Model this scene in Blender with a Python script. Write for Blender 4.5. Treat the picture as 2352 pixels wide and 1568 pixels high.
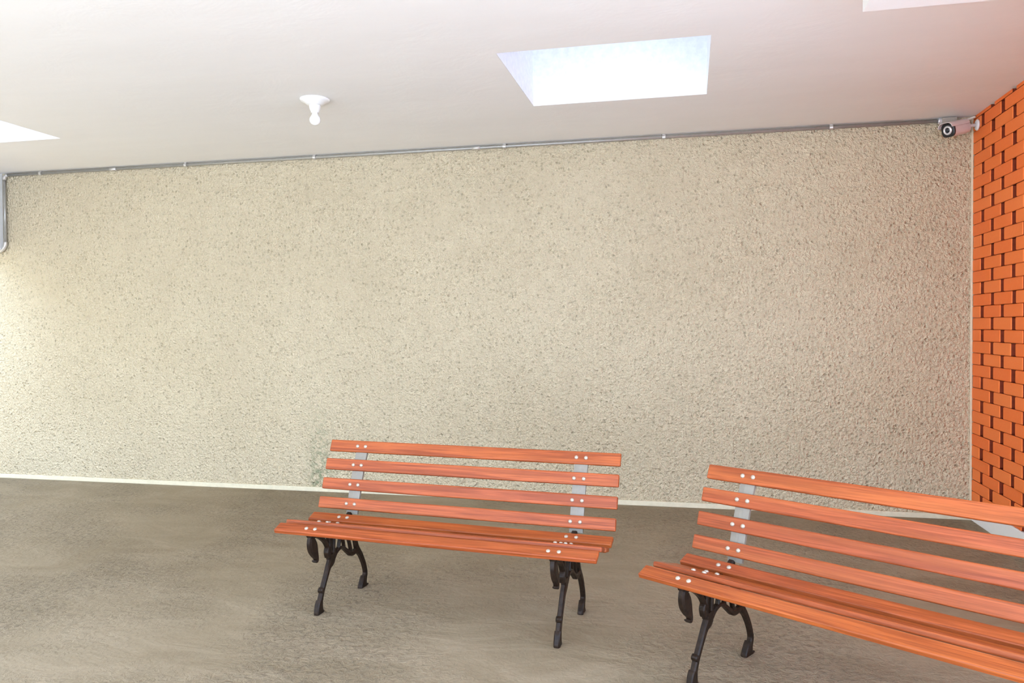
import bpy, bmesh, math, random
from mathutils import Vector, Matrix

random.seed(11)
for o in list(bpy.data.objects):
    bpy.data.objects.remove(o, do_unlink=True)
SC = bpy.context.scene
COL = SC.collection

# ------------------------------------------------------------------ camera
F_PX, YAW, PITCH, ROLL = 1800.92, 0.2218556, -0.0195368, -0.0062478
CAM_POS = Vector((0.0, -5.74985, 1.30954))
cy, sy = math.cos(YAW), math.sin(YAW)
fw = Vector((-sy * math.cos(PITCH), cy * math.cos(PITCH), math.sin(PITCH)))
rt = Vector((cy, sy, 0.0))
up = rt.cross(fw)
cr, sr = math.cos(ROLL), math.sin(ROLL)
rt, up = cr * rt + sr * up, cr * up - sr * rt
cam_data = bpy.data.cameras.new('camera')
cam_data.sensor_width = 36.0
cam_data.lens = 36.0 * F_PX / 2352.0
cam_data.clip_start = 0.05
cam_data.clip_end = 200.0
cam = bpy.data.objects.new('camera', cam_data)
COL.objects.link(cam)
cam.matrix_world = Matrix(((rt.x, up.x, -fw.x, CAM_POS.x), (rt.y, up.y, -fw.y, CAM_POS.y),
                           (rt.z, up.z, -fw.z, CAM_POS.z), (0, 0, 0, 1)))
SC.camera = cam

# ------------------------------------------------------------------ world, sun, exposure
world = bpy.data.worlds.new('sky')
SC.world = world
world.use_nodes = True
wn = world.node_tree.nodes
wl = world.node_tree.links
bg = wn['Background']
tc = wn.new('ShaderNodeTexCoord')
sep = wn.new('ShaderNodeSeparateXYZ')
wl.new(tc.outputs['Generated'], sep.inputs[0])
rmp = wn.new('ShaderNodeValToRGB')
rmp.color_ramp.elements[0].position = 0.0
rmp.color_ramp.elements[0].color = (0.90, 1.06, 1.32, 1)
rmp.color_ramp.elements[1].position = 0.8
rmp.color_ramp.elements[1].color = (0.50, 0.70, 1.06, 1)
wl.new(sep.outputs['Z'], rmp.inputs[0])
wl.new(rmp.outputs[0], bg.inputs['Color'])
bg.inputs['Strength'].default_value = 2.7

sun_data = bpy.data.lights.new('sun', 'SUN')
sun_data.energy = 7.6
sun_data.color = (0.94, 1.0, 1.15)
sun_data.angle = math.radians(0.6)
sun = bpy.data.objects.new('sun', sun_data)
COL.objects.link(sun)
sun.location = (12, -4, 20)
sun_from = Vector((0.05, -0.80, 0.70)).normalized()          # the sun stands behind the camera, over the open front
sun.rotation_euler = sun_from.to_track_quat('Z', 'Y').to_euler()

SC.view_settings.view_transform = 'Standard'
SC.view_settings.look = 'None'
SC.view_settings.gamma = 1.0
SC.view_settings.use_curve_mapping = False
SC.view_settings.exposure = 1.28
SC.cycles.max_bounces = 7
SC.cycles.diffuse_bounces = 5
SC.cycles.glossy_bounces = 2
SC.cycles.adaptive_threshold = 0.06
SC.cycles.caustics_reflective = False
SC.cycles.caustics_refractive = False

# ------------------------------------------------------------------ helpers
def add_obj(name, mesh, mat=None, parent=None, loc=None, rot=None):
    o = bpy.data.objects.new(name, mesh)
    COL.objects.link(o)
    if mat is not None and mesh is not None and not mesh.materials:
        mesh.materials.append(mat)
    if parent is not None:
        o.parent = parent
    if loc is not None:
        o.location = loc
    if rot is not None:
        o.rotation_euler = rot
    return o


def bm_mesh(bm, name, smooth=False):
    bmesh.ops.recalc_face_normals(bm, faces=bm.faces[:])
    me = bpy.data.meshes.new(name)
    bm.to_mesh(me)
    bm.free()
    if smooth:
        for p in me.polygons:
            p.use_smooth = True
    return me


def box(bm, x0, x1, y0, y1, z0, z1):
    vs = [bm.verts.new(c) for c in ((x0, y0, z0), (x1, y0, z0), (x1, y1, z0), (x0, y1, z0),
                                    (x0, y0, z1), (x1, y0, z1), (x1, y1, z1), (x0, y1, z1))]
    fs = [bm.faces.new([vs[i] for i in f]) for f in
          ((3, 2, 1, 0), (4, 5, 6, 7), (0, 1, 5, 4), (1, 2, 6, 5), (2, 3, 7, 6), (3, 0, 4, 7))]
    return vs, fs


def box_mesh(name, dims, bevel=0.0, seg=2):
    bm = bmesh.new()
    box(bm, *dims)
    if bevel:
        bmesh.ops.bevel(bm, geom=bm.edges[:], offset=bevel, segments=seg, profile=0.6, affect='EDGES')
    return bm_mesh(bm, name)


def lathe(bm, profile, n=32, axis='Z'):
    rings = []
    for r, z in profile:
        if r < 1e-6:
            rings.append([bm.verts.new((0, 0, z))])
        else:
            rings.append([bm.verts.new((r * math.cos(2 * math.pi * i / n), r * math.sin(2 * math.pi * i / n), z)) for i in range(n)])
    for a, b in zip(rings, rings[1:]):
        for i in range(n):
            j = (i + 1) % n
            if len(a) == 1 and len(b) == 1:
                continue
            if len(a) == 1:
                bm.faces.new((a[0], b[i], b[j]))
            elif len(b) == 1:
                bm.faces.new((a[i], b[0], a[j]))
            else:
                bm.faces.new((a[i], b[i], b[j], a[j]))


def tube(bm, pts, radius, n=12, caps=True):
    pts = [Vector(p) for p in pts]
    rings = []
    prev = None
    for i, p in enumerate(pts):
        if i == 0:
            t = pts[1] - p
        elif i == len(pts) - 1:
            t = p - pts[i - 1]
        else:
            t = (pts[i + 1] - p).normalized() + (p - pts[i - 1]).normalized()
        t.normalize()
        if prev is None:
            a = Vector((0, 0, 1)) if abs(t.z) < 0.9 else Vector((1, 0, 0))
            u = t.cross(a).normalized()
        else:
            u = (prev - t * prev.dot(t)).normalized()
        prev = u
        w = t.cross(u)
        r = radius[i] if isinstance(radius, (list, tuple)) else radius
        rings.append([bm.verts.new(p + u * (r * math.cos(2 * math.pi * k / n)) + w * (r * math.sin(2 * math.pi * k / n))) for k in range(n)])
    for a, b in zip(rings, rings[1:]):
        for k in range(n):
            j = (k + 1) % n
            bm.faces.new((a[k], b[k], b[j], a[j]))
    if caps:
        bm.faces.new(rings[0][::-1])
        bm.faces.new(rings[-1])


def smooth_path(ctrl, sub=6):
    """Catmull-Rom through (a, b, w) tuples."""
    out = []
    n = len(ctrl)
    for i in range(n - 1):
        p0 = ctrl[max(i - 1, 0)]; p1 = ctrl[i]; p2 = ctrl[i + 1]; p3 = ctrl[min(i + 2, n - 1)]
        for k in range(sub):
            t = k / sub
            out.append(tuple(0.5 * (2 * b + (c - a) * t + (2 * a - 5 * b + 4 * c - d) * t * t + (3 * b - a - 3 * c + d) * t ** 3)
                             for a, b, c, d in zip(p0, p1, p2, p3)))
    out.append(ctrl[-1])
    return out


def tag(o, label, category, group=None):
    o['label'] = label
    o['category'] = category
    if group:
        o['group'] = group
    return o


def structure(o, label=None, category=None):
    o['kind'] = 'structure'
    if label:
        o['label'] = label
    if category:
        o['category'] = category
    return o

# ------------------------------------------------------------------ materials
def new_mat(name):
    m = bpy.data.materials.new(name)
    m.use_nodes = True
    nt = m.node_tree
    return m, nt, nt.nodes['Principled BSDF']


def nd(nt, kind, **kw):
    n = nt.nodes.new(kind)
    for k, v in kw.items():
        if k in n.inputs:
            n.inputs[k].default_value = v
        else:
            setattr(n, k, v)
    return n


def ramp(nt, src, stops):
    r = nt.nodes.new('ShaderNodeValToRGB')
    els = r.color_ramp.elements
    while len(els) < len(stops):
        els.new(0.5)
    for e, (p, c) in zip(els, stops):
        e.position = p
        e.color = (c[0], c[1], c[2], 1) if isinstance(c, (tuple, list)) else (c, c, c, 1)
    nt.links.new(src, r.inputs[0])
    return r.outputs[0]


def mapped(nt, scale=(1, 1, 1), coord='Object', offset=None):
    t = nt.nodes.new('ShaderNodeTexCoord')
    mp = nt.nodes.new('ShaderNodeMapping')
    mp.inputs['Scale'].default_value = scale
    nt.links.new(t.outputs[coord], mp.inputs['Vector'])
    if offset is not None:
        nt.links.new(offset, mp.inputs['Location'])
    return mp.outputs[0]


def noise(nt, vec, scale, detail=2.0, rough=0.5, dist=0.0):
    n = nd(nt, 'ShaderNodeTexNoise', Scale=scale, Detail=detail, Roughness=rough, Distortion=dist)
    nt.links.new(vec, n.inputs['Vector'])
    return n.outputs['Fac']


def mix(nt, fac, a, b, blend='MIX'):
    m = nt.nodes.new('ShaderNodeMix')
    m.data_type = 'RGBA'
    m.blend_type = blend
    for s, v in ((m.inputs[0], fac), (m.inputs[6], a), (m.inputs[7], b)):
        if isinstance(v, bpy.types.NodeSocket):
            nt.links.new(v, s)
        elif isinstance(v, (tuple, list)):
            s.default_value = (v[0], v[1], v[2], 1)
        else:
            s.default_value = v
    return m.outputs[2]


def math_n(nt, op, a, b=None, clamp=False):
    m = nt.nodes.new('ShaderNodeMath')
    m.operation = op
    m.use_clamp = clamp
    for s, v in zip(m.inputs, (a, b)):
        if v is None:
            continue
        if isinstance(v, bpy.types.NodeSocket):
            nt.links.new(v, s)
        else:
            s.default_value = v
    return m.outputs[0]


def bump(nt, bsdf, height, strength, dist):
    b = nt.nodes.new('ShaderNodeBump')
    b.inputs['Strength'].default_value = strength
    b.inputs['Distance'].default_value = dist
    nt.links.new(height, b.inputs['Height'])
    nt.links.new(b.outputs[0], bsdf.inputs['Normal'])


def stucco_material():
    m, nt, b = new_mat('stucco')
    v = mapped(nt)
    big = noise(nt, v, 0.9, 2, 0.55)
    fine = noise(nt, v, 55.0, 2, 0.6)
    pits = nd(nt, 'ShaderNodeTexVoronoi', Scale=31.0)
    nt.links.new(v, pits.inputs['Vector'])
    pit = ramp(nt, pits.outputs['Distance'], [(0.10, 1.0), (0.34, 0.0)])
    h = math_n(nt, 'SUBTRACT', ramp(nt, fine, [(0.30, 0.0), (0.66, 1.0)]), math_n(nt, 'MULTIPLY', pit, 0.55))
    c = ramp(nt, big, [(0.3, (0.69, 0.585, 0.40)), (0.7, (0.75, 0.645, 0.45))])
    c = mix(nt, math_n(nt, 'MULTIPLY', pit, 0.30), c, (0.30, 0.26, 0.15))  # pits tinted darker: cavity shade put into the colour
    # greenish damp stain low on the wall behind the bench
    tcn = nt.nodes.new('ShaderNodeTexCoord')
    sp = nt.nodes.new('ShaderNodeSeparateXYZ')
    nt.links.new(tcn.outputs['Object'], sp.inputs[0])
    dx = math_n(nt, 'ABSOLUTE', math_n(nt, 'ADD', sp.outputs['X'], 2.87))
    fx = math_n(nt, 'SUBTRACT', 1.0, math_n(nt, 'DIVIDE', dx, 0.16), clamp=True)
    fz = math_n(nt, 'SUBTRACT', 1.0, math_n(nt, 'DIVIDE', sp.outputs['Z'], 0.75), clamp=True)
    st = math_n(nt, 'MULTIPLY', math_n(nt, 'MULTIPLY', fx, fz),
                ramp(nt, noise(nt, v, 22.0, 2, 0.7), [(0.42, 0.0), (0.62, 1.6)]))
    c = mix(nt, math_n(nt, 'MULTIPLY', st, 0.8, clamp=True), c, (0.30, 0.33, 0.20))
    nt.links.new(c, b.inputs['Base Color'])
    b.inputs['Roughness'].default_value = 0.85
    b.inputs['Specular IOR Level'].default_value = 0.25
    bump(nt, b, h, 1.0, 0.016)
    return m


def concrete_material():
    m, nt, b = new_mat('concrete_floor')
    v = mapped(nt)
    vs = mapped(nt, (1.0, 2.2, 1.0))
    big = noise(nt, v, 0.55, 3, 0.6, 0.5)
    streak = noise(nt, vs, 2.3, 4, 0.65, 0.8)
    c = ramp(nt, big, [(0.3, (0.215, 0.165, 0.098)), (0.72, (0.31, 0.248, 0.160))])
    c = mix(nt, ramp(nt, streak, [(0.35, 0.0), (0.75, 0.55)]), c, (0.39, 0.315, 0.215))
    rough_area = ramp(nt, noise(nt, v, 0.8, 2, 0.6, 0.3), [(0.40, 0.15), (0.56, 1.0)])
    gr = noise(nt, v, 34.0, 4, 0.65, 0.5)
    c = mix(nt, math_n(nt, 'MULTIPLY', rough_area, ramp(nt, gr, [(0.46, 0.0), (0.66, 0.75)])), c, (0.16, 0.125, 0.08))
    nt.links.new(c, b.inputs['Base Color'])
    h = math_n(nt, 'ADD', math_n(nt, 'MULTIPLY', gr, rough_area), math_n(nt, 'MULTIPLY', streak, 0.5))
    b.inputs['Roughness'].default_value = 0.7
    b.inputs['Specular IOR Level'].default_value = 0.35
    bump(nt, b, h, 0.9, 0.022)
    return m


def plaster_material():
    m, nt, b = new_mat('ceiling_plaster')
    v = mapped(nt)
    c = ramp(nt, noise(nt, mapped(nt, (0.5, 1.6, 1)), 1.4, 4, 0.6), [(0.3, (0.85, 0.845, 0.84)), (0.7, (0.89, 0.885, 0.88))])
    nt.links.new(c, b.inputs['Base Color'])
    b.inputs['Roughness'].default_value = 0.8
    b.inputs['Specular IOR Level'].default_value = 0.2
    bump(nt, b, noise(nt, v, 3.5, 4, 0.6, 0.5), 0.25, 0.02)
    return m


def paint_material(name, col, rough=0.6, bump_s=0.15, scale=30.0, var=0.06):
    m, nt, b = new_mat(name)
    v = mapped(nt)
    n = noise(nt, v, scale, 3, 0.6)
    lo = tuple(x * (1 - var) for x in col)
    hi = tuple(min(1, x * (1 + var)) for x in col)
    nt.links.new(ramp(nt, n, [(0.3, lo), (0.7, hi)]), b.inputs['Base Color'])
    b.inputs['Roughness'].default_value = rough
    if bump_s:
        bump(nt, b, n, bump_s, 0.004)
    return m


def brick_material():
    m, nt, b = new_mat('painted_brick')
    oi = nt.nodes.new('ShaderNodeObjectInfo')
    v = mapped(nt)
    n = noise(nt, v, 45.0, 4, 0.65)
    c = ramp(nt, oi.outputs['Random'], [(0.0, (0.93, 0.175, 0.026)), (0.5, (0.95, 0.20, 0.033)), (1.0, (0.96, 0.225, 0.042))])
    c = mix(nt, ramp(nt, n, [(0.45, 0.0), (0.8, 0.35)]), c, (0.97, 0.27, 0.065))
    nt.links.new(c, b.inputs['Base Color'])
    b.inputs['Roughness'].default_value = 0.55
    bump(nt, b, n, 0.35, 0.004)
    return m


def wood_material():
    m, nt, b = new_mat('varnished_wood')
    oi = nt.nodes.new('ShaderNodeObjectInfo')
    comb = nt.nodes.new('ShaderNodeCombineXYZ')
    for i in range(3):
        nt.links.new(math_n(nt, 'MULTIPLY', oi.outputs['Random'], (7.0, 31.0, 13.0)[i]), comb.inputs[i])
    v = mapped(nt, (1.0, 30.0, 30.0), 'Object', comb.outputs[0])
    vf = mapped(nt, (3.0, 130.0, 130.0), 'Object', comb.outputs[0])
    g = noise(nt, v, 1.6, 4, 0.6, 1.2)
    f = noise(nt, vf, 1.5, 3, 0.6, 0.3)
    tone = ramp(nt, oi.outputs['Random'], [(0.0, (0.34, 0.072, 0.022)), (0.5, (0.41, 0.090, 0.025)), (1.0, (0.39, 0.095, 0.015))])
    c = mix(nt, ramp(nt, g, [(0.42, 0.0), (0.60, 0.85)]), tone, (0.22, 0.040, 0.007))
    c = mix(nt, ramp(nt, f, [(0.48, 0.0), (0.66, 0.7)]), c, (0.18, 0.031, 0.006))
    c = mix(nt, ramp(nt, noise(nt, v, 0.7, 2, 0.5), [(0.45, 0.0), (0.8, 0.35)]), c, (0.50, 0.145, 0.035))
    nt.links.new(c, b.inputs['Base Color'])
    b.inputs['Roughness'].default_value = 0.42
    b.inputs['Coat Weight'].default_value = 0.05
    b.inputs['Specular IOR Level'].default_value = 0.3
    b.inputs['Coat Roughness'].default_value = 0.28
    bump(nt, b, f, 0.12, 0.002)
    return m


def iron_material():
    m, nt, b = new_mat('cast_iron')
    v = mapped(nt)
    n = noise(nt, v, 60.0, 4, 0.6)
    nt.links.new(ramp(nt, n, [(0.35, (0.012, 0.007, 0.0045)), (0.75, (0.030, 0.017, 0.010))]), b.inputs['Base Color'])
    b.inputs['Metallic'].default_value = 0.0
    b.inputs['Roughness'].default_value = 0.38
    b.inputs['Specular IOR Level'].default_value = 0.16
    bump(nt, b, n, 0.3, 0.004)
    return m


def metal_material(name, col, rough, metallic=1.0):
    m, nt, b = new_mat(name)
    n = noise(nt, mapped(nt), 40.0, 3, 0.6)
    lo = tuple(x * 0.88 for x in col)
    nt.links.new(ramp(nt, n, [(0.3, lo), (0.7, col)]), b.inputs['Base Color'])
    b.inputs['Roughness'].default_value = rough
    b.inputs['Metallic'].default_value = metallic
    bump(nt, b, n, 0.06, 0.002)
    return m


def translucent_material():
    m, nt, b = new_mat('milky_acrylic')
    b.inputs['Base Color'].default_value = (0.92, 0.93, 0.95, 1)
    b.inputs['Roughness'].default_value = 0.5
    tr = nt.nodes.new('ShaderNodeBsdfTranslucent')
    tr.inputs['Color'].default_value = (0.47, 0.49, 0.525, 1)
    mx = nt.nodes.new('ShaderNodeMixShader')
    mx.inputs[0].default_value = 0.88
    nt.links.new(b.outputs[0], mx.inputs[1])
    nt.links.new(tr.outputs[0], mx.inputs[2])
    nt.links.new(mx.outputs[0], nt.nodes['Material Output'].inputs['Surface'])
    return m


def bulb_material():
    m, nt, b = new_mat('opal_glass')
    n = noise(nt, mapped(nt), 8.0, 1)
    nt.links.new(ramp(nt, n, [(0.2, (0.90, 0.90, 0.90)), (0.8, (0.95, 0.95, 0.95))]), b.inputs['Base Color'])
    b.inputs['Roughness'].default_value = 0.18
    return m


M_STUCCO = stucco_material()
M_FLOOR = concrete_material()
M_CEIL = plaster_material()
M_CREAM = paint_material('cream_paint', (0.70, 0.635, 0.46), 0.6, 0.1)
M_WALLW = paint_material('white_wall_paint', (0.80, 0.78, 0.75), 0.7, 0.1)
M_PLINTH = paint_material('white_plinth_paint', (0.95, 0.95, 0.95), 0.5, 0.0, 20, 0.02)
M_SHAFT = paint_material('shaft_paint', (0.88, 0.88, 0.88), 0.7, 0.05)
M_BRICK = brick_material()
M_BRICK_SIDE = paint_material('dark_brick_side', (0.26, 0.032, 0.006), 0.8, 0.2, 40.0, 0.2)  # darker colour for the brick faces inside slots and joints
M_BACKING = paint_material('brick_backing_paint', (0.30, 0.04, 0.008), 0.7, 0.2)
M_WOOD = wood_material()
M_IRON = iron_material()
M_BAR = metal_material('painted_grey_bar', (0.235, 0.21, 0.17), 0.5, 0.0)
M_BOLT = metal_material('pale_bolt_metal', (0.50, 0.43, 0.34), 0.3, 0.3)
M_PIPE = metal_material('galvanised_conduit', (0.40, 0.385, 0.345), 0.32, 0.35)
M_FITTING = metal_material('conduit_fitting', (0.62, 0.59, 0.54), 0.4, 0.5)
M_BOX = metal_material('junction_box_metal', (0.43, 0.375, 0.315), 0.5, 0.1)
M_WHITEP = paint_material('white_plastic', (0.86, 0.86, 0.85), 0.35, 0.0, 20, 0.02)
M_CAMBODY = paint_material('camera_shell', (0.72, 0.68, 0.66), 0.3, 0.0, 20, 0.03)
M_BLACK = paint_material('black_plastic', (0.008, 0.008, 0.009), 0.5, 0.0, 20, 0.1)
M_LENS = paint_material('lens_glass', (0.02, 0.022, 0.03), 0.05, 0.0, 20, 0.1)
M_CHROME = metal_material('silver_ring', (0.80, 0.80, 0.82), 0.3, 0.5)
M_CABLE = paint_material('pale_flexible_conduit', (0.74, 0.70, 0.62), 0.45, 0.0, 20, 0.03)
M_GROUND = paint_material('outdoor_pavement', (0.70, 0.69, 0.67), 0.9, 0.2, 6.0, 0.08)
M_PANE = translucent_material()
M_BULB = bulb_material()

# ------------------------------------------------------------------ room shell
H = 2.671
XR = 1.8366
XL = -5.862
YF = -6.8
T = 0.14
YB = -3.3            # brick wall cut short here, out of view, to let in more light

structure(add_obj('floor', box_mesh('floor', (XL - 0.2, XR, YF - 0.15, 0.0, -0.12, 0.0)), M_FLOOR),
          'brown-grey rough troweled concrete floor', 'floor')
structure(add_obj('ground', box_mesh('ground', (-30, 26, -30, 14, -0.30, -0.125)), M_GROUND),
          'pale paved ground outside the covered area', 'ground')
for (a0, a1, b0, b1, wh) in ((-30, XL - 0.2, YF - 0.15, 0.0, 'open side under the beam'), (XR, 26, YF - 0.15, 0.0, 'brick wall'),
                             (-30, 26, -30, YF - 0.15, 'open front')):
    structure(add_obj('pavement', box_mesh('pavement', (a0, a1, b0, b1, -0.12, -0.004)), M_FLOOR if 'beam' in wh else M_GROUND),
              ('concrete' if 'beam' in wh else 'pale') + ' pavement in daylight beyond the ' + wh, 'pavement')

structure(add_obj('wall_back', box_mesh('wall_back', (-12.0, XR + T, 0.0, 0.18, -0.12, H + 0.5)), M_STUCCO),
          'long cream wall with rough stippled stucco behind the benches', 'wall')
structure(add_obj('trim_5', box_mesh('trim_5', (XL - 0.2, XR + T, YF - 0.15, YF, H - 0.10, H + 0.2)), M_WALLW),
          'white lintel over the open side facing the stucco wall', 'lintel')
structure(add_obj('added_wall_left', box_mesh('added_wall_left', (-8.35, -8.2, -14.0, 0.0, -0.12, 3.1)), M_CREAM),  # unseen wall, added to weaken the light from the left opening
          'pale wall added unseen beyond the beam to hold back light from the left', 'wall')
structure(add_obj('baseboard_back', box_mesh('baseboard_back', (-12.0, XR - 0.002, -0.014, 0.0, 0.0, 0.036), 0.004), M_CREAM),
          'low smooth cream skirting strip along the stucco wall', 'baseboard')
structure(add_obj('baseboard_right', box_mesh('baseboard_right', (XR - 0.004, XR + T, YB, 0.0, -0.02, 0.1275), 0.003), M_PLINTH),
          'low white painted plinth under the orange bricks', 'baseboard')
structure(add_obj('trim_1', box_mesh('trim_1', (XR - 0.014, XR - 0.001, -0.006, 0.0, 0.10, H), 0.002), M_CREAM),
          'thin pale vertical strip in the corner beside the bricks', 'trim')

# ceiling slab with two skylight openings and one for the added light well
SKY = [(-0.9394, 0.1091, -1.9214, -0.9532), (-5.43, -4.378, -1.945, -0.962), (-4.60, -2.95, -4.90, -3.28)]  # last one is an unseen light well, added to brighten the left floor
bm = bmesh.new()
xs = sorted({XL - 0.2, XR + T} | {v for s in SKY for v in s[:2]})
ys = sorted({YF - 0.15, 0.0} | {v for s in SKY for v in s[2:]})
def in_hole(x, y):
    return any(s[0] < x < s[1] and s[2] < y < s[3] for s in SKY)
cells = {}
for zz in (H, H + 0.16):
    g = {(i, j): bm.verts.new((xs[i], ys[j], zz)) for i in range(len(xs)) for j in range(len(ys))}
    for i in range(len(xs) - 1):
        for j in range(len(ys) - 1):
            if not in_hole((xs[i] + xs[i + 1]) / 2, (ys[j] + ys[j + 1]) / 2):
                bm.faces.new((g[i, j], g[i + 1, j], g[i + 1, j + 1], g[i, j + 1]))
    cells[zz] = g
lo, hi = cells[H], cells[H + 0.16]
for e in [e for e in bm.edges if len(e.link_faces) == 1 and all(abs(v.co.z - H) < 1e-6 for v in e.verts)]:
    a, b = e.verts
    ka = next(k for k, v in lo.items() if v is a)
    kb = next(k for k, v in lo.items() if v is b)
    bm.faces.new((a, b, hi[kb], hi[ka]))
bmesh.ops.delete(bm, geom=[v for v in bm.verts if not v.link_faces], context='VERTS')
structure(add_obj('ceiling', bm_mesh(bm, 'ceiling'), M_CEIL), 'white plastered ceiling', 'ceiling')

# skylight and added light well shafts: four walls each, milky pane on the skylights
for k, s in enumerate(SKY):
    bm = bmesh.new()
    z0, z1, t = H + 0.161, H + (1.55 if k == 2 else 0.95), 0.06
    box(bm, s[0] - t, s[0], s[2] - t, s[3] + t, z0, z1)
    box(bm, s[1], s[1] + t, s[2] - t, s[3] + t, z0, z1)
    box(bm, s[0], s[1], s[2] - t, s[2], z0, z1)
    box(bm, s[0], s[1], s[3], s[3] + t, z0, z1)
    w = structure(add_obj('window_%d' % (k + 1), bm_mesh(bm, 'skylight_shaft'), M_SHAFT),
                  ['square white skylight shaft above the benches', 'white skylight shaft at the left end of the ceiling', 'open white light well added out of view to brighten the left floor'][k], 'skylight')
    # smooth white lining of the opening through the slab
    bm = bmesh.new()
    e = 0.004
    for dims in ((s[0], s[0] + e, s[2], s[3]), (s[1] - e, s[1], s[2], s[3]), (s[0], s[1], s[2], s[2] + e), (s[0], s[1], s[3] - e, s[3])):
        box(bm, *dims, H + 0.001, H + 0.161)
    add_obj('lining', bm_mesh(bm, 'skylight_lining'), M_SHAFT, w)
    if k < 2:
        add_obj('pane', box_mesh('pane', (s[0] - t, s[1] + t, s[2] - t, s[3] + t, z1 + 0.001, z1 + 0.012)), M_PANE, w)

# beam over the open left side, dropped soffit near the camera
structure(add_obj('trim_2', box_mesh('trim_2', (XL - 0.2, XL, YF, -0.001, 2.005, H - 0.0005), 0.006), M_CEIL),
          'white plastered beam above the open left side', 'beam')
structure(add_obj('trim_3', box_mesh('trim_3', (0.661, XR - 0.001, -4.6, -2.450, H - 0.15, H - 0.0005), 0.004), M_CEIL),
          'white dropped box under the ceiling near the brick wall', 'soffit')
structure(add_obj('trim_4', box_mesh('trim_4', (XL - 0.19, XL - 0.01, YF + 0.02, YF + 0.30, 0.0, 2.004), 0.006), M_WALLW),
          'white pillar carrying the far end of the beam', 'pillar')

structure(add_obj('trim_6', box_mesh('trim_6', (XR - 0.10, XR + T, YF - 0.02, YF + 0.22, 0.0, H - 0.101), 0.006), M_WALLW),
          'white pillar at the corner of the two open sides', 'pillar')

# ------------------------------------------------------------------ brick wall on the right
Z_BOT = 0.128
COURSE = 0.0767
PER = 0.3315
SLOT = 0.058
DEPTH = 0.085
zc0 = 1.4217 - 17 * COURSE       # a course boundary near the lower edge
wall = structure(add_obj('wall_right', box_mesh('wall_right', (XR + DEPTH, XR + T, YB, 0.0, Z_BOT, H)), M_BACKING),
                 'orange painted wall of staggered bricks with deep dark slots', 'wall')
bm_rest = bmesh.new()
brick_meshes = {}
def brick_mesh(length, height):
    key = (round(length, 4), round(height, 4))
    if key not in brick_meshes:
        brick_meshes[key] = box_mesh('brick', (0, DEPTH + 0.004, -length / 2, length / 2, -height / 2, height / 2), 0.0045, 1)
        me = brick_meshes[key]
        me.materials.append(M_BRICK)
        me.materials.append(M_BRICK_SIDE)
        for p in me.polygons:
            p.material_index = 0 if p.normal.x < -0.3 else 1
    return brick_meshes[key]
c = 0
z = zc0
while z < H - 0.01:
    za, zb = max(z, Z_BOT), min(z + COURSE, H)
    # the course at z 1.339..1.4217 has its first slot near y = -0.1675
    first = -0.1675 if (16 - c) % 2 == 0 else -0.3375
    edges = [0.0]
    y = first
    while y > YB + 0.3:
        edges.append(y)
        y -= PER
    for i in range(len(edges)):
        yr = 0.0 if i == 0 else edges[i] - SLOT / 2
        yl = edges[i + 1] + SLOT / 2 if i + 1 < len(edges) else YB
        ln, ht = yr - yl, zb - za - 0.0022
        if yr > -2.5 and ht > 0.02:
            dx = random.uniform(-0.0025, 0.0015)
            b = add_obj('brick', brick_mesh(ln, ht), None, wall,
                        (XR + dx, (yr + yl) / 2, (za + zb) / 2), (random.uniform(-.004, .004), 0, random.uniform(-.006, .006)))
        else:
            box(bm_rest, XR, XR + DEPTH + 0.004, yl, yr, za + 0.001, zb - 0.001)
    z += COURSE
    c += 1
me = bm_mesh(bm_rest, 'brickwork')
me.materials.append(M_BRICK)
me.materials.append(M_BRICK_SIDE)
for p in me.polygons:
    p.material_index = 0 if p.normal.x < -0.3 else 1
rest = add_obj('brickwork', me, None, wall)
rest['kind'] = 'stuff'

# ------------------------------------------------------------------ garden benches
L = 1.5
VC = 0.91            # depth coordinate of the bench's middle
FE = 0.1816          # frame distance from the slat ends
BACK = [(0.6959, 0.7365, 0.7188, 0.6817), (0.7427, 0.6490, 0.7597, 0.5949),
        (0.7772, 0.5573, 0.7931, 0.5034), (0.8111, 0.4691, 0.8294, 0.4163)]
SEAT = [(0.861, 0.4035, 0.916, 0.3810), (0.944, 0.3795, 1.001, 0.3915),
        (1.031, 0.4035, 1.088, 0.4175), (1.133, 0.4150, 1.187, 0.3920)]
SLAT_T = 0.021
W_SLAT = 0.0590


def rounded_slat():
    bm = bmesh.new()
    box(bm, -L / 2, L / 2, -W_SLAT / 2, W_SLAT / 2, -SLAT_T, 0.0)
    bmesh.ops.bevel(bm, geom=bm.edges[:], offset=0.0065, segments=3, profile=0.55, affect='EDGES')
    me = bm_mesh(bm, 'slat')
    me.materials.append(M_WOOD)
    return me


def bolt_mesh():
    bm = bmesh.new()
    lathe(bm, [(0.0090, -0.001), (0.0090, 0.0012), (0.0080, 0.0038), (0.0054, 0.0058), (0.0, 0.0066)], 14)
    me = bm_mesh(bm, 'bolt', True)
    me.materials.append(M_BOLT)
    return me


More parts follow.
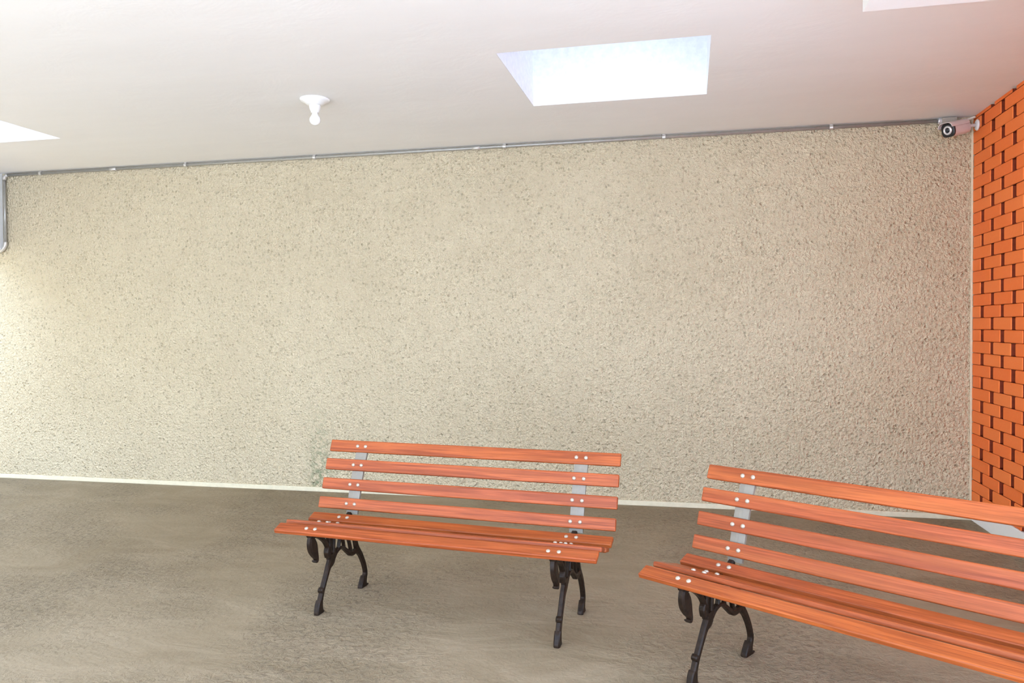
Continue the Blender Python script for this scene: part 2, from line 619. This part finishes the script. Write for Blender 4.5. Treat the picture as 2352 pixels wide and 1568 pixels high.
def ribbon(bm, ctrl, thick, x=0.0, sub=6, smooth=True):
    """flat cast bar in the depth/height plane: ctrl = (v, z, half width)."""
    pts = smooth_path(ctrl, sub) if smooth else ctrl
    rows = []
    n = len(pts)
    for i, (v, z, w) in enumerate(pts):
        a = pts[max(i - 1, 0)]
        b = pts[min(i + 1, n - 1)]
        tv, tz = b[0] - a[0], b[1] - a[1]
        l = math.hypot(tv, tz) or 1
        nv, nz = -tz / l, tv / l
        rim = thick / 2 * 0.62
        ring = []
        for (su, sw) in ((-rim, -w), (rim, -w), (thick / 2, -w * 0.55), (thick / 2, w * 0.55), (rim, w), (-rim, w), (-thick / 2, w * 0.55), (-thick / 2, -w * 0.55)):
            ring.append(bm.verts.new((x + su, -(v + nv * sw - VC), z + nz * sw)))
        rows.append(ring)
    for a, b in zip(rows, rows[1:]):
        for k in range(8):
            j = (k + 1) % 8
            bm.faces.new((a[k], b[k], b[j], a[j]))
    bm.faces.new(rows[0][::-1])
    bm.faces.new(rows[-1])


def frame_meshes():
    th = 0.023
    out = {}
    bm = bmesh.new()       # front leg with foot, ring and fork
    ribbon(bm, [(1.099, 0.0, 0.030), (1.099, 0.010, 0.029), (1.097, 0.022, 0.019), (1.096, 0.044, 0.017), (1.090, 0.064, 0.0125),
                (1.078, 0.093, 0.0110), (1.062, 0.123, 0.0112), (1.041, 0.160, 0.0125), (1.022, 0.192, 0.016),
                (1.001, 0.214, 0.027), (0.998, 0.234, 0.030), (1.000, 0.248, 0.027)], th)
    ribbon(bm, [(1.113, 0.0, 0.017), (1.116, 0.010, 0.014), (1.112, 0.042, 0.008), (1.103, 0.060, 0.005)], th * 1.15)
    ribbon(bm, [(1.086, 0.090, 0.004), (1.089, 0.101, 0.008), (1.081, 0.112, 0.004)], th * 1.1, sub=3)
    ribbon(bm, [(1.017, 0.236, 0.011), (1.018, 0.270, 0.0105), (1.014, 0.305, 0.010), (1.020, 0.345, 0.009), (1.028, 0.385, 0.009)], th)
    ribbon(bm, [(0.981, 0.236, 0.010), (0.981, 0.270, 0.0085), (0.979, 0.305, 0.008), (0.977, 0.340, 0.008), (0.973, 0.372, 0.008)], th)
    ribbon(bm, [(1.030, 0.238, 0.006), (1.036, 0.264, 0.009), (1.030, 0.286, 0.005)], th * 1.1, sub=4)
    out['front_leg'] = bm_mesh(bm, 'front_leg')
    bm = bmesh.new()       # rear leg
    ribbon(bm, [(0.704, 0.0, 0.040), (0.704, 0.008, 0.037), (0.701, 0.018, 0.021), (0.696, 0.040, 0.016), (0.687, 0.064, 0.0108),
                (0.694, 0.095, 0.0108), (0.709, 0.130, 0.0115), (0.733, 0.170, 0.0130), (0.760, 0.203, 0.0150),
                (0.776, 0.235, 0.0125), (0.792, 0.290, 0.0105), (0.812, 0.345, 0.0105), (0.832, 0.392, 0.0105)], th)
    ribbon(bm, [(0.734, 0.0, 0.009), (0.732, 0.012, 0.009), (0.717, 0.040, 0.006), (0.706, 0.054, 0.004)], th * 1.15)
    out['rear_leg'] = bm_mesh(bm, 'rear_leg')
    bm = bmesh.new()       # arched brace between the legs with its lattice
    ribbon(bm, [(0.982, 0.222, 0.010), (0.958, 0.244, 0.0085), (0.925, 0.255, 0.0075), (0.893, 0.246, 0.008), (0.858, 0.221, 0.0095),
                (0.826, 0.201, 0.012), (0.795, 0.199, 0.012), (0.770, 0.207, 0.010)], th)
    ribbon(bm, [(0.935, 0.252, 0.005), (0.922, 0.295, 0.005), (0.900, 0.335, 0.005), (0.885, 0.372, 0.005)], th * 0.8)
    ribbon(bm, [(0.884, 0.240, 0.005), (0.895, 0.285, 0.005), (0.923, 0.330, 0.005), (0.945, 0.366, 0.005)], th * 0.8)
    ribbon(bm, [(0.822, 0.210, 0.007), (0.838, 0.262, 0.006), (0.862, 0.300, 0.006), (0.896, 0.318, 0.005)], th * 0.8)
    ribbon(bm, [(0.792, 0.290, 0.007), (0.822, 0.296, 0.006), (0.848, 0.286, 0.005)], th * 0.8)
    out['brace'] = bm_mesh(bm, 'brace')
    bm = bmesh.new()       # drooping leaf scroll under the front slat
    ribbon(bm, [(1.020, 0.262, 0.006), (1.034, 0.295, 0.0075), (1.058, 0.325, 0.0085), (1.093, 0.350, 0.009), (1.130, 0.367, 0.010),
                (1.155, 0.362, 0.018), (1.156, 0.340, 0.026), (1.147, 0.315, 0.029), (1.133, 0.286, 0.021), (1.122, 0.262, 0.009),
                (1.121, 0.250, 0.0045), (1.128, 0.245, 0.004), (1.136, 0.251, 0.0035)], th * 1.1)
    out['scroll'] = bm_mesh(bm, 'scroll')
    bm = bmesh.new()       # rail under the seat slats
    ribbon(bm, [(1.176, 0.372, 0.008), (1.135, 0.386, 0.009), (1.092, 0.385, 0.010), (1.040, 0.375, 0.0105), (0.985, 0.361, 0.0105),
                (0.935, 0.354, 0.0105), (0.893, 0.364, 0.0105), (0.858, 0.379, 0.0105), (0.828, 0.398, 0.0105)], th * 1.1)
    out['seat_rail'] = bm_mesh(bm, 'seat_rail')
    for k in out:
        out[k].materials.append(M_IRON)
    # grey bar behind the back slats: wide strip with a shallow ridge
    bm = bmesh.new()
    path = smooth_path([(0.812, 0.392), (0.800, 0.436), (0.775, 0.523), (0.741, 0.615), (0.707, 0.690), (0.690, 0.728)], 5)
    rows = []
    hw = 0.031
    for i, (v, z) in enumerate(path):
        a, b = path[max(i - 1, 0)], path[min(i + 1, len(path) - 1)]
        tv, tz = b[0] - a[0], b[1] - a[1]
        l = math.hypot(tv, tz)
        nv, nz = tz / l, -tv / l          # towards the sitter
        if nv < 0:
            nv, nz = -nv, -nz
        prof = ((-hw, -0.003), (-hw * 0.25, -0.0005), (hw * 0.15, -0.0005), (hw, -0.003), (hw, -0.016), (-hw, -0.016))
        rows.append([bm.verts.new((u, -(v + nv * d - VC), z + nz * d)) for u, d in prof])
    for a, b in zip(rows, rows[1:]):
        for k in range(6):
            j = (k + 1) % 6
            bm.faces.new((a[k], b[k], b[j], a[j]))
    bm.faces.new(rows[0][::-1])
    bm.faces.new(rows[-1])
    out['back_support'] = bm_mesh(bm, 'back_support')
    out['back_support'].materials.append(M_BAR)
    return out


FM = frame_meshes()
SLAT_ME = rounded_slat()
BOLT_ME = bolt_mesh()


def make_bench(b_x, b_y, ang, label):
    ca, sa = math.cos(ang), math.sin(ang)
    root = bpy.data.objects.new('garden_bench', None)
    root.empty_display_size = 0.2
    COL.objects.link(root)
    root.location = (b_x + L / 2 * ca + VC * sa, b_y + L / 2 * sa - VC * ca, 0)
    root.rotation_euler = (0, 0, ang)
    tag(root, label, 'bench', 'wooden garden benches with cast iron legs')
    for (va, za, vb, zb), kind in [(s, 'backrest_slat') for s in BACK] + [(s, 'seat_slat') for s in SEAT]:
        vc, zc = (va + vb) / 2, (za + zb) / 2
        dv, dz = vb - va, zb - za
        l = math.hypot(dv, dz)
        yax = Vector((0, dv / l, -dz / l))             # from front/lower edge to rear/upper edge (local y = -v)
        xax = Vector((1, 0, 0))
        zax = xax.cross(yax)
        if (kind == 'seat_slat' and zax.z < 0) or (kind == 'backrest_slat' and zax.y > 0):
            yax = -yax
            zax = xax.cross(yax)
        m = Matrix.Identity(4)
        for i, a in enumerate((xax, yax, zax)):
            m[0][i], m[1][i], m[2][i] = a
        m.translation = Vector((0, -(vc - VC), zc))
        s = add_obj(kind, SLAT_ME, None, root)
        s.matrix_local = m
        s.scale = (1, min(l, 0.0605) / W_SLAT, 1)
        for cx in (-L / 2 + FE, L / 2 - FE):
            for du in (-0.0225, 0.0225):
                bo = add_obj('bolt', BOLT_ME, None, s)
                bo.location = (cx + du, 0.0, 0.0)
    for cx in (-L / 2 + FE, L / 2 - FE):
        for part, nm in (('front_leg', 'leg'), ('rear_leg', 'leg'), ('brace', 'leg_brace'), ('scroll', 'leaf_scroll'),
                         ('seat_rail', 'seat_rail'), ('back_support', 'back_support')):
            p = add_obj(nm, FM[part], None, root, (cx, 0, 0))
            if part == 'back_support':
                p['label'] = 'flat light grey metal upright'
            elif part == 'scroll':
                p['label'] = 'black drooping leaf-shaped scroll'
    return root


make_bench(-1.70628, -1.35202, -0.116757, 'reddish slatted wooden garden bench standing whole in view before the stucco wall')
make_bench(0.460825, -1.840029, -0.578018, 'angled reddish slatted garden bench nearest the brick wall, cut off by the frame')

# ------------------------------------------------------------------ conduit along the top of the wall
root = bpy.data.objects.new('electrical_conduit', None)
COL.objects.link(root)
PZ, PR = 2.6515, 0.0118
PY = -0.020
root.location = (-2.0, 0, 2.651)
tag(root, 'grey metal conduit running along the top of the stucco wall', 'pipe')
inv = Vector((2.0, 0, -2.651))
bm = bmesh.new()
tube(bm, [(-5.79, PY, PZ), (1.63, PY, PZ + 0.001)], PR, 14)
add_obj('pipe', bm_mesh(bm, 'long_pipe', True), M_PIPE, root, inv)
bm = bmesh.new()
pts = [(-5.79, PY, PZ)] + [(-5.79 - 0.035 * math.sin(a), PY, PZ - 0.035 * (1 - math.cos(a))) for a in (0.4, 0.8, 1.2)] + [(-5.825, PY, PZ - 0.04)]
tube(bm, pts, PR * 1.35, 14)
add_obj('elbow', bm_mesh(bm, 'top_elbow', True), M_FITTING, root, inv)
bm = bmesh.new()
tube(bm, [(-5.825, PY, PZ - 0.03), (-5.825, PY, 2.06)], PR, 14)
add_obj('pipe', bm_mesh(bm, 'drop_pipe', True), M_PIPE, root, inv)
bm = bmesh.new()
pts = [(-5.825, PY, 2.075)] + [(-5.825 - 0.075 * (1 - math.cos(a)), PY, 2.065 - 0.075 * math.sin(a)) for a in (0.0, 0.3, 0.6, 0.9, 1.2, 1.57)] + [(-5.93, PY, 1.99)]
tube(bm, pts, PR * 1.3, 14)
add_obj('elbow', bm_mesh(bm, 'bottom_elbow', True), M_FITTING, root, inv)
bm = bmesh.new()
tube(bm, [(-5.92, PY, 1.99), (-6.6, PY, 1.99)], PR, 14)
add_obj('pipe', bm_mesh(bm, 'outside_pipe', True), M_PIPE, root, inv)
def clip_mesh():
    bm = bmesh.new()
    tube(bm, [(-0.011, 0, 0), (0.011, 0, 0)], PR + 0.004, 14)
    box(bm, -0.011, 0.011, -0.006, 0.0195, -0.004, 0.019)
    return bm_mesh(bm, 'clip')
clip = clip_mesh()
clip.materials.append(M_FITTING)
for x in (-5.45, -4.035, -2.883, -1.341, -0.171, 0.95):
    add_obj('clip', clip, None, root, Vector((x, PY, PZ)) + inv)
bm = bmesh.new()
tube(bm, [(-0.03, 0, 0), (0.03, 0, 0)], PR + 0.0025, 14)
sleeve = bm_mesh(bm, 'sleeve', True)
sleeve.materials.append(M_FITTING)
for x in (-4.725, -1.56):
    add_obj('sleeve', sleeve, None, root, Vector((x, PY, PZ)) + inv)

# ------------------------------------------------------------------ junction box, flexible conduit, security camera
jb = bpy.data.objects.new('junction_box', None)
COL.objects.link(jb)
jb.location = (1.68, 0, 2.637)
tag(jb, 'small beige metal junction box at the end of the grey conduit', 'junction box')
add_obj('body', box_mesh('jbox', (-0.045, 0.045, -0.048, 0.0, -0.031, 0.031), 0.004), M_BOX, jb)
add_obj('cover', box_mesh('jcover', (-0.043, 0.043, -0.052, -0.047, -0.029, 0.029), 0.0015), M_BOX, jb)
bm = bmesh.new()
lathe(bm, [(0.0, -0.012), (0.019, -0.012), (0.021, -0.008), (0.021, 0.008), (0.017, 0.012), (0.0, 0.012)], 16)
collar = add_obj('collar', bm_mesh(bm, 'collar', False), M_CHROME, jb, (-0.053, -0.021, 0.014), (0, math.pi / 2, 0))
sc_bm = bmesh.new()
lathe(sc_bm, [(0.0045, 0.0), (0.004, 0.002), (0.0, 0.003)], 10)
scm = bm_mesh(sc_bm, 'screw')
scm.materials.append(M_BOLT)
for sx in (-0.035, 0.035):
    add_obj('screw', scm, None, jb, (sx, -0.052, 0.018 if sx > 0 else -0.018), (math.pi / 2, 0, 0))

bm = bmesh.new()
p0, p1 = Vector((1.722, -0.034, 2.640)), Vector((1.833, -0.046, 2.662))
pts = []
for i in range(15):
    t = i / 14
    p = p0.lerp(p1, t)
    p.z -= 0.006 * math.sin(math.pi * t)
    pts.append(p)
tube(bm, pts, [0.0085 if i % 2 else 0.0072 for i in range(15)], 10)
fc = add_obj('flexible_conduit', bm_mesh(bm, 'flexible_conduit', True), M_CABLE)
tag(fc, 'short pale flexible conduit from the junction box to the bricks', 'cable')

cam_root = bpy.data.objects.new('security_camera', None)
COL.objects.link(cam_root)
MOUNT = Vector((XR - 0.003, -0.090, 2.597))
cam_root.location = MOUNT
tag(cam_root, 'small bullet security camera on a white round mount below the ceiling corner', 'security camera')
bm = bmesh.new()
lathe(bm, [(0.0, 0.0), (0.036, 0.0), (0.036, 0.006), (0.030, 0.012), (0.016, 0.015), (0.0, 0.015)], 24)
add_obj('mount', bm_mesh(bm, 'mount', True), M_WHITEP, cam_root, (0, 0, 0), (0, -math.pi / 2, 0))
bm = bmesh.new()
tube(bm, [(-0.010, 0, 0), (-0.045, -0.004, -0.004), (-0.070, -0.012, -0.010)], [0.011, 0.011, 0.013], 12)
add_obj('arm', bm_mesh(bm, 'arm', True), M_CAMBODY, cam_root)
# body: rounded-square tube pointing into the room
front = Vector((1.622, -0.200, 2.547)) - MOUNT
rear = Vector((1.765, -0.085, 2.592)) - MOUNT
axis = (front - rear).normalized()
sidev = axis.cross(Vector((0, 0, 1))).normalized()
upv = sidev.cross(axis)
CS = 1.32
sidev, upv, zaxis = sidev * CS, upv * CS, axis * 1.05
bodym = Matrix(((sidev.x, upv.x, -zaxis.x, front.x), (sidev.y, upv.y, -zaxis.y, front.y), (sidev.z, upv.z, -zaxis.z, front.z), (0, 0, 0, 1)))
def squircle(r, n=28, p=3.2):
    out = []
    for i in range(n):
        a = 2 * math.pi * i / n
        ca_, sa_ = math.cos(a), math.sin(a)
        k = (abs(ca_) ** p + abs(sa_) ** p) ** (-1 / p)
        out.append((r * k * ca_, r * k * sa_))
    return out
def loft(bm, secs, cap0=True, cap1=True):
    rings = [[bm.verts.new((x, y, z)) for x, y in squircle(r)] for r, z in secs]
    for a, b in zip(rings, rings[1:]):
        for k in range(len(a)):
            j = (k + 1) % len(a)
            bm.faces.new((a[k], b[k], b[j], a[j]))
    if cap0:
        bm.faces.new(rings[0][::-1])
    if cap1:
        bm.faces.new(rings[-1])
blen = (front - rear).length
bm = bmesh.new()
loft(bm, [(0.031, 0.012), (0.0335, 0.014), (0.0335, blen * 0.72), (0.030, blen * 0.9), (0.016, blen)])
bo = add_obj('housing', bm_mesh(bm, 'housing', False), M_CAMBODY, cam_root)
bo.matrix_local = bodym
bm = bmesh.new()
loft(bm, [(0.028, 0.0), (0.0335, 0.004), (0.0335, 0.016)])
fp = add_obj('face', bm_mesh(bm, 'face'), M_BLACK, cam_root)
fp.matrix_local = bodym
bm = bmesh.new()
lathe(bm, [(0.0125, 0.001), (0.0125, -0.003), (0.015, -0.005), (0.0205, -0.004), (0.0225, 0.001)], 28)
rg = add_obj('lens_ring', bm_mesh(bm, 'lens_ring', True), M_CHROME, fp)
bm = bmesh.new()
lathe(bm, [(0.013, 0.0008), (0.012, -0.001), (0.008, -0.0032), (0.0, -0.0042)], 24)
add_obj('lens', bm_mesh(bm, 'lens', True), M_LENS, fp)
bm = bmesh.new()           # sun hood: bent sheet over the housing
rows = []
for zz in (-0.020, blen * 0.80):
    inner, outer = [], []
    for i in range(13):
        a = math.radians(20 + 140 * i / 12)
        for lst, r in ((inner, 0.036), (outer, 0.0385)):
            ca_, sa_ = math.cos(a), math.sin(a)
            k = (abs(ca_) ** 3.2 + abs(sa_) ** 3.2) ** (-1 / 3.2)
            lst.append(bm.verts.new((r * k * ca_, r * k * sa_, zz)))
    rows.append(inner + outer[::-1])
n = len(rows[0])
for k in range(n):
    j = (k + 1) % n
    bm.faces.new((rows[0][k], rows[1][k], rows[1][j], rows[0][j]))
bm.faces.new(rows[0])
bm.faces.new(rows[1][::-1])
hd = add_obj('sun_hood', bm_mesh(bm, 'sun_hood'), M_CAMBODY, cam_root)
hd.matrix_local = bodym

# ------------------------------------------------------------------ ceiling lamp
lamp = bpy.data.objects.new('ceiling_lamp', None)
COL.objects.link(lamp)
lamp.location = (-2.176, -1.412, H)
tag(lamp, 'bare white bulb in a white plastic ceiling holder', 'lamp')
bm = bmesh.new()
lathe(bm, [(0.0, 0.0), (0.088, 0.0), (0.088, -0.006), (0.080, -0.014), (0.062, -0.020), (0.052, -0.030), (0.034, -0.036), (0.0, -0.036)], 40)
add_obj('base_plate', bm_mesh(bm, 'base_plate', True), M_WHITEP, lamp)
bm = bmesh.new()
lathe(bm, [(0.0, -0.034), (0.034, -0.034), (0.033, -0.050), (0.028, -0.066), (0.0245, -0.072), (0.0245, -0.080), (0.0, -0.080)], 32)
add_obj('socket', bm_mesh(bm, 'socket', True), M_WHITEP, lamp)
bm = bmesh.new()
R = 0.0325
prof = [(0.0, -0.076), (0.016, -0.076), (0.017, -0.088), (0.021, -0.097)]
for i in range(1, 13):
    a = math.radians(50 - 140 * i / 12)
    prof.append((max(R * math.cos(a), 0.0), -0.1225 + R * math.sin(a)))
prof[-1] = (0.0, prof[-1][1])
lathe(bm, prof, 32)
add_obj('bulb', bm_mesh(bm, 'bulb', True), M_BULB, lamp)
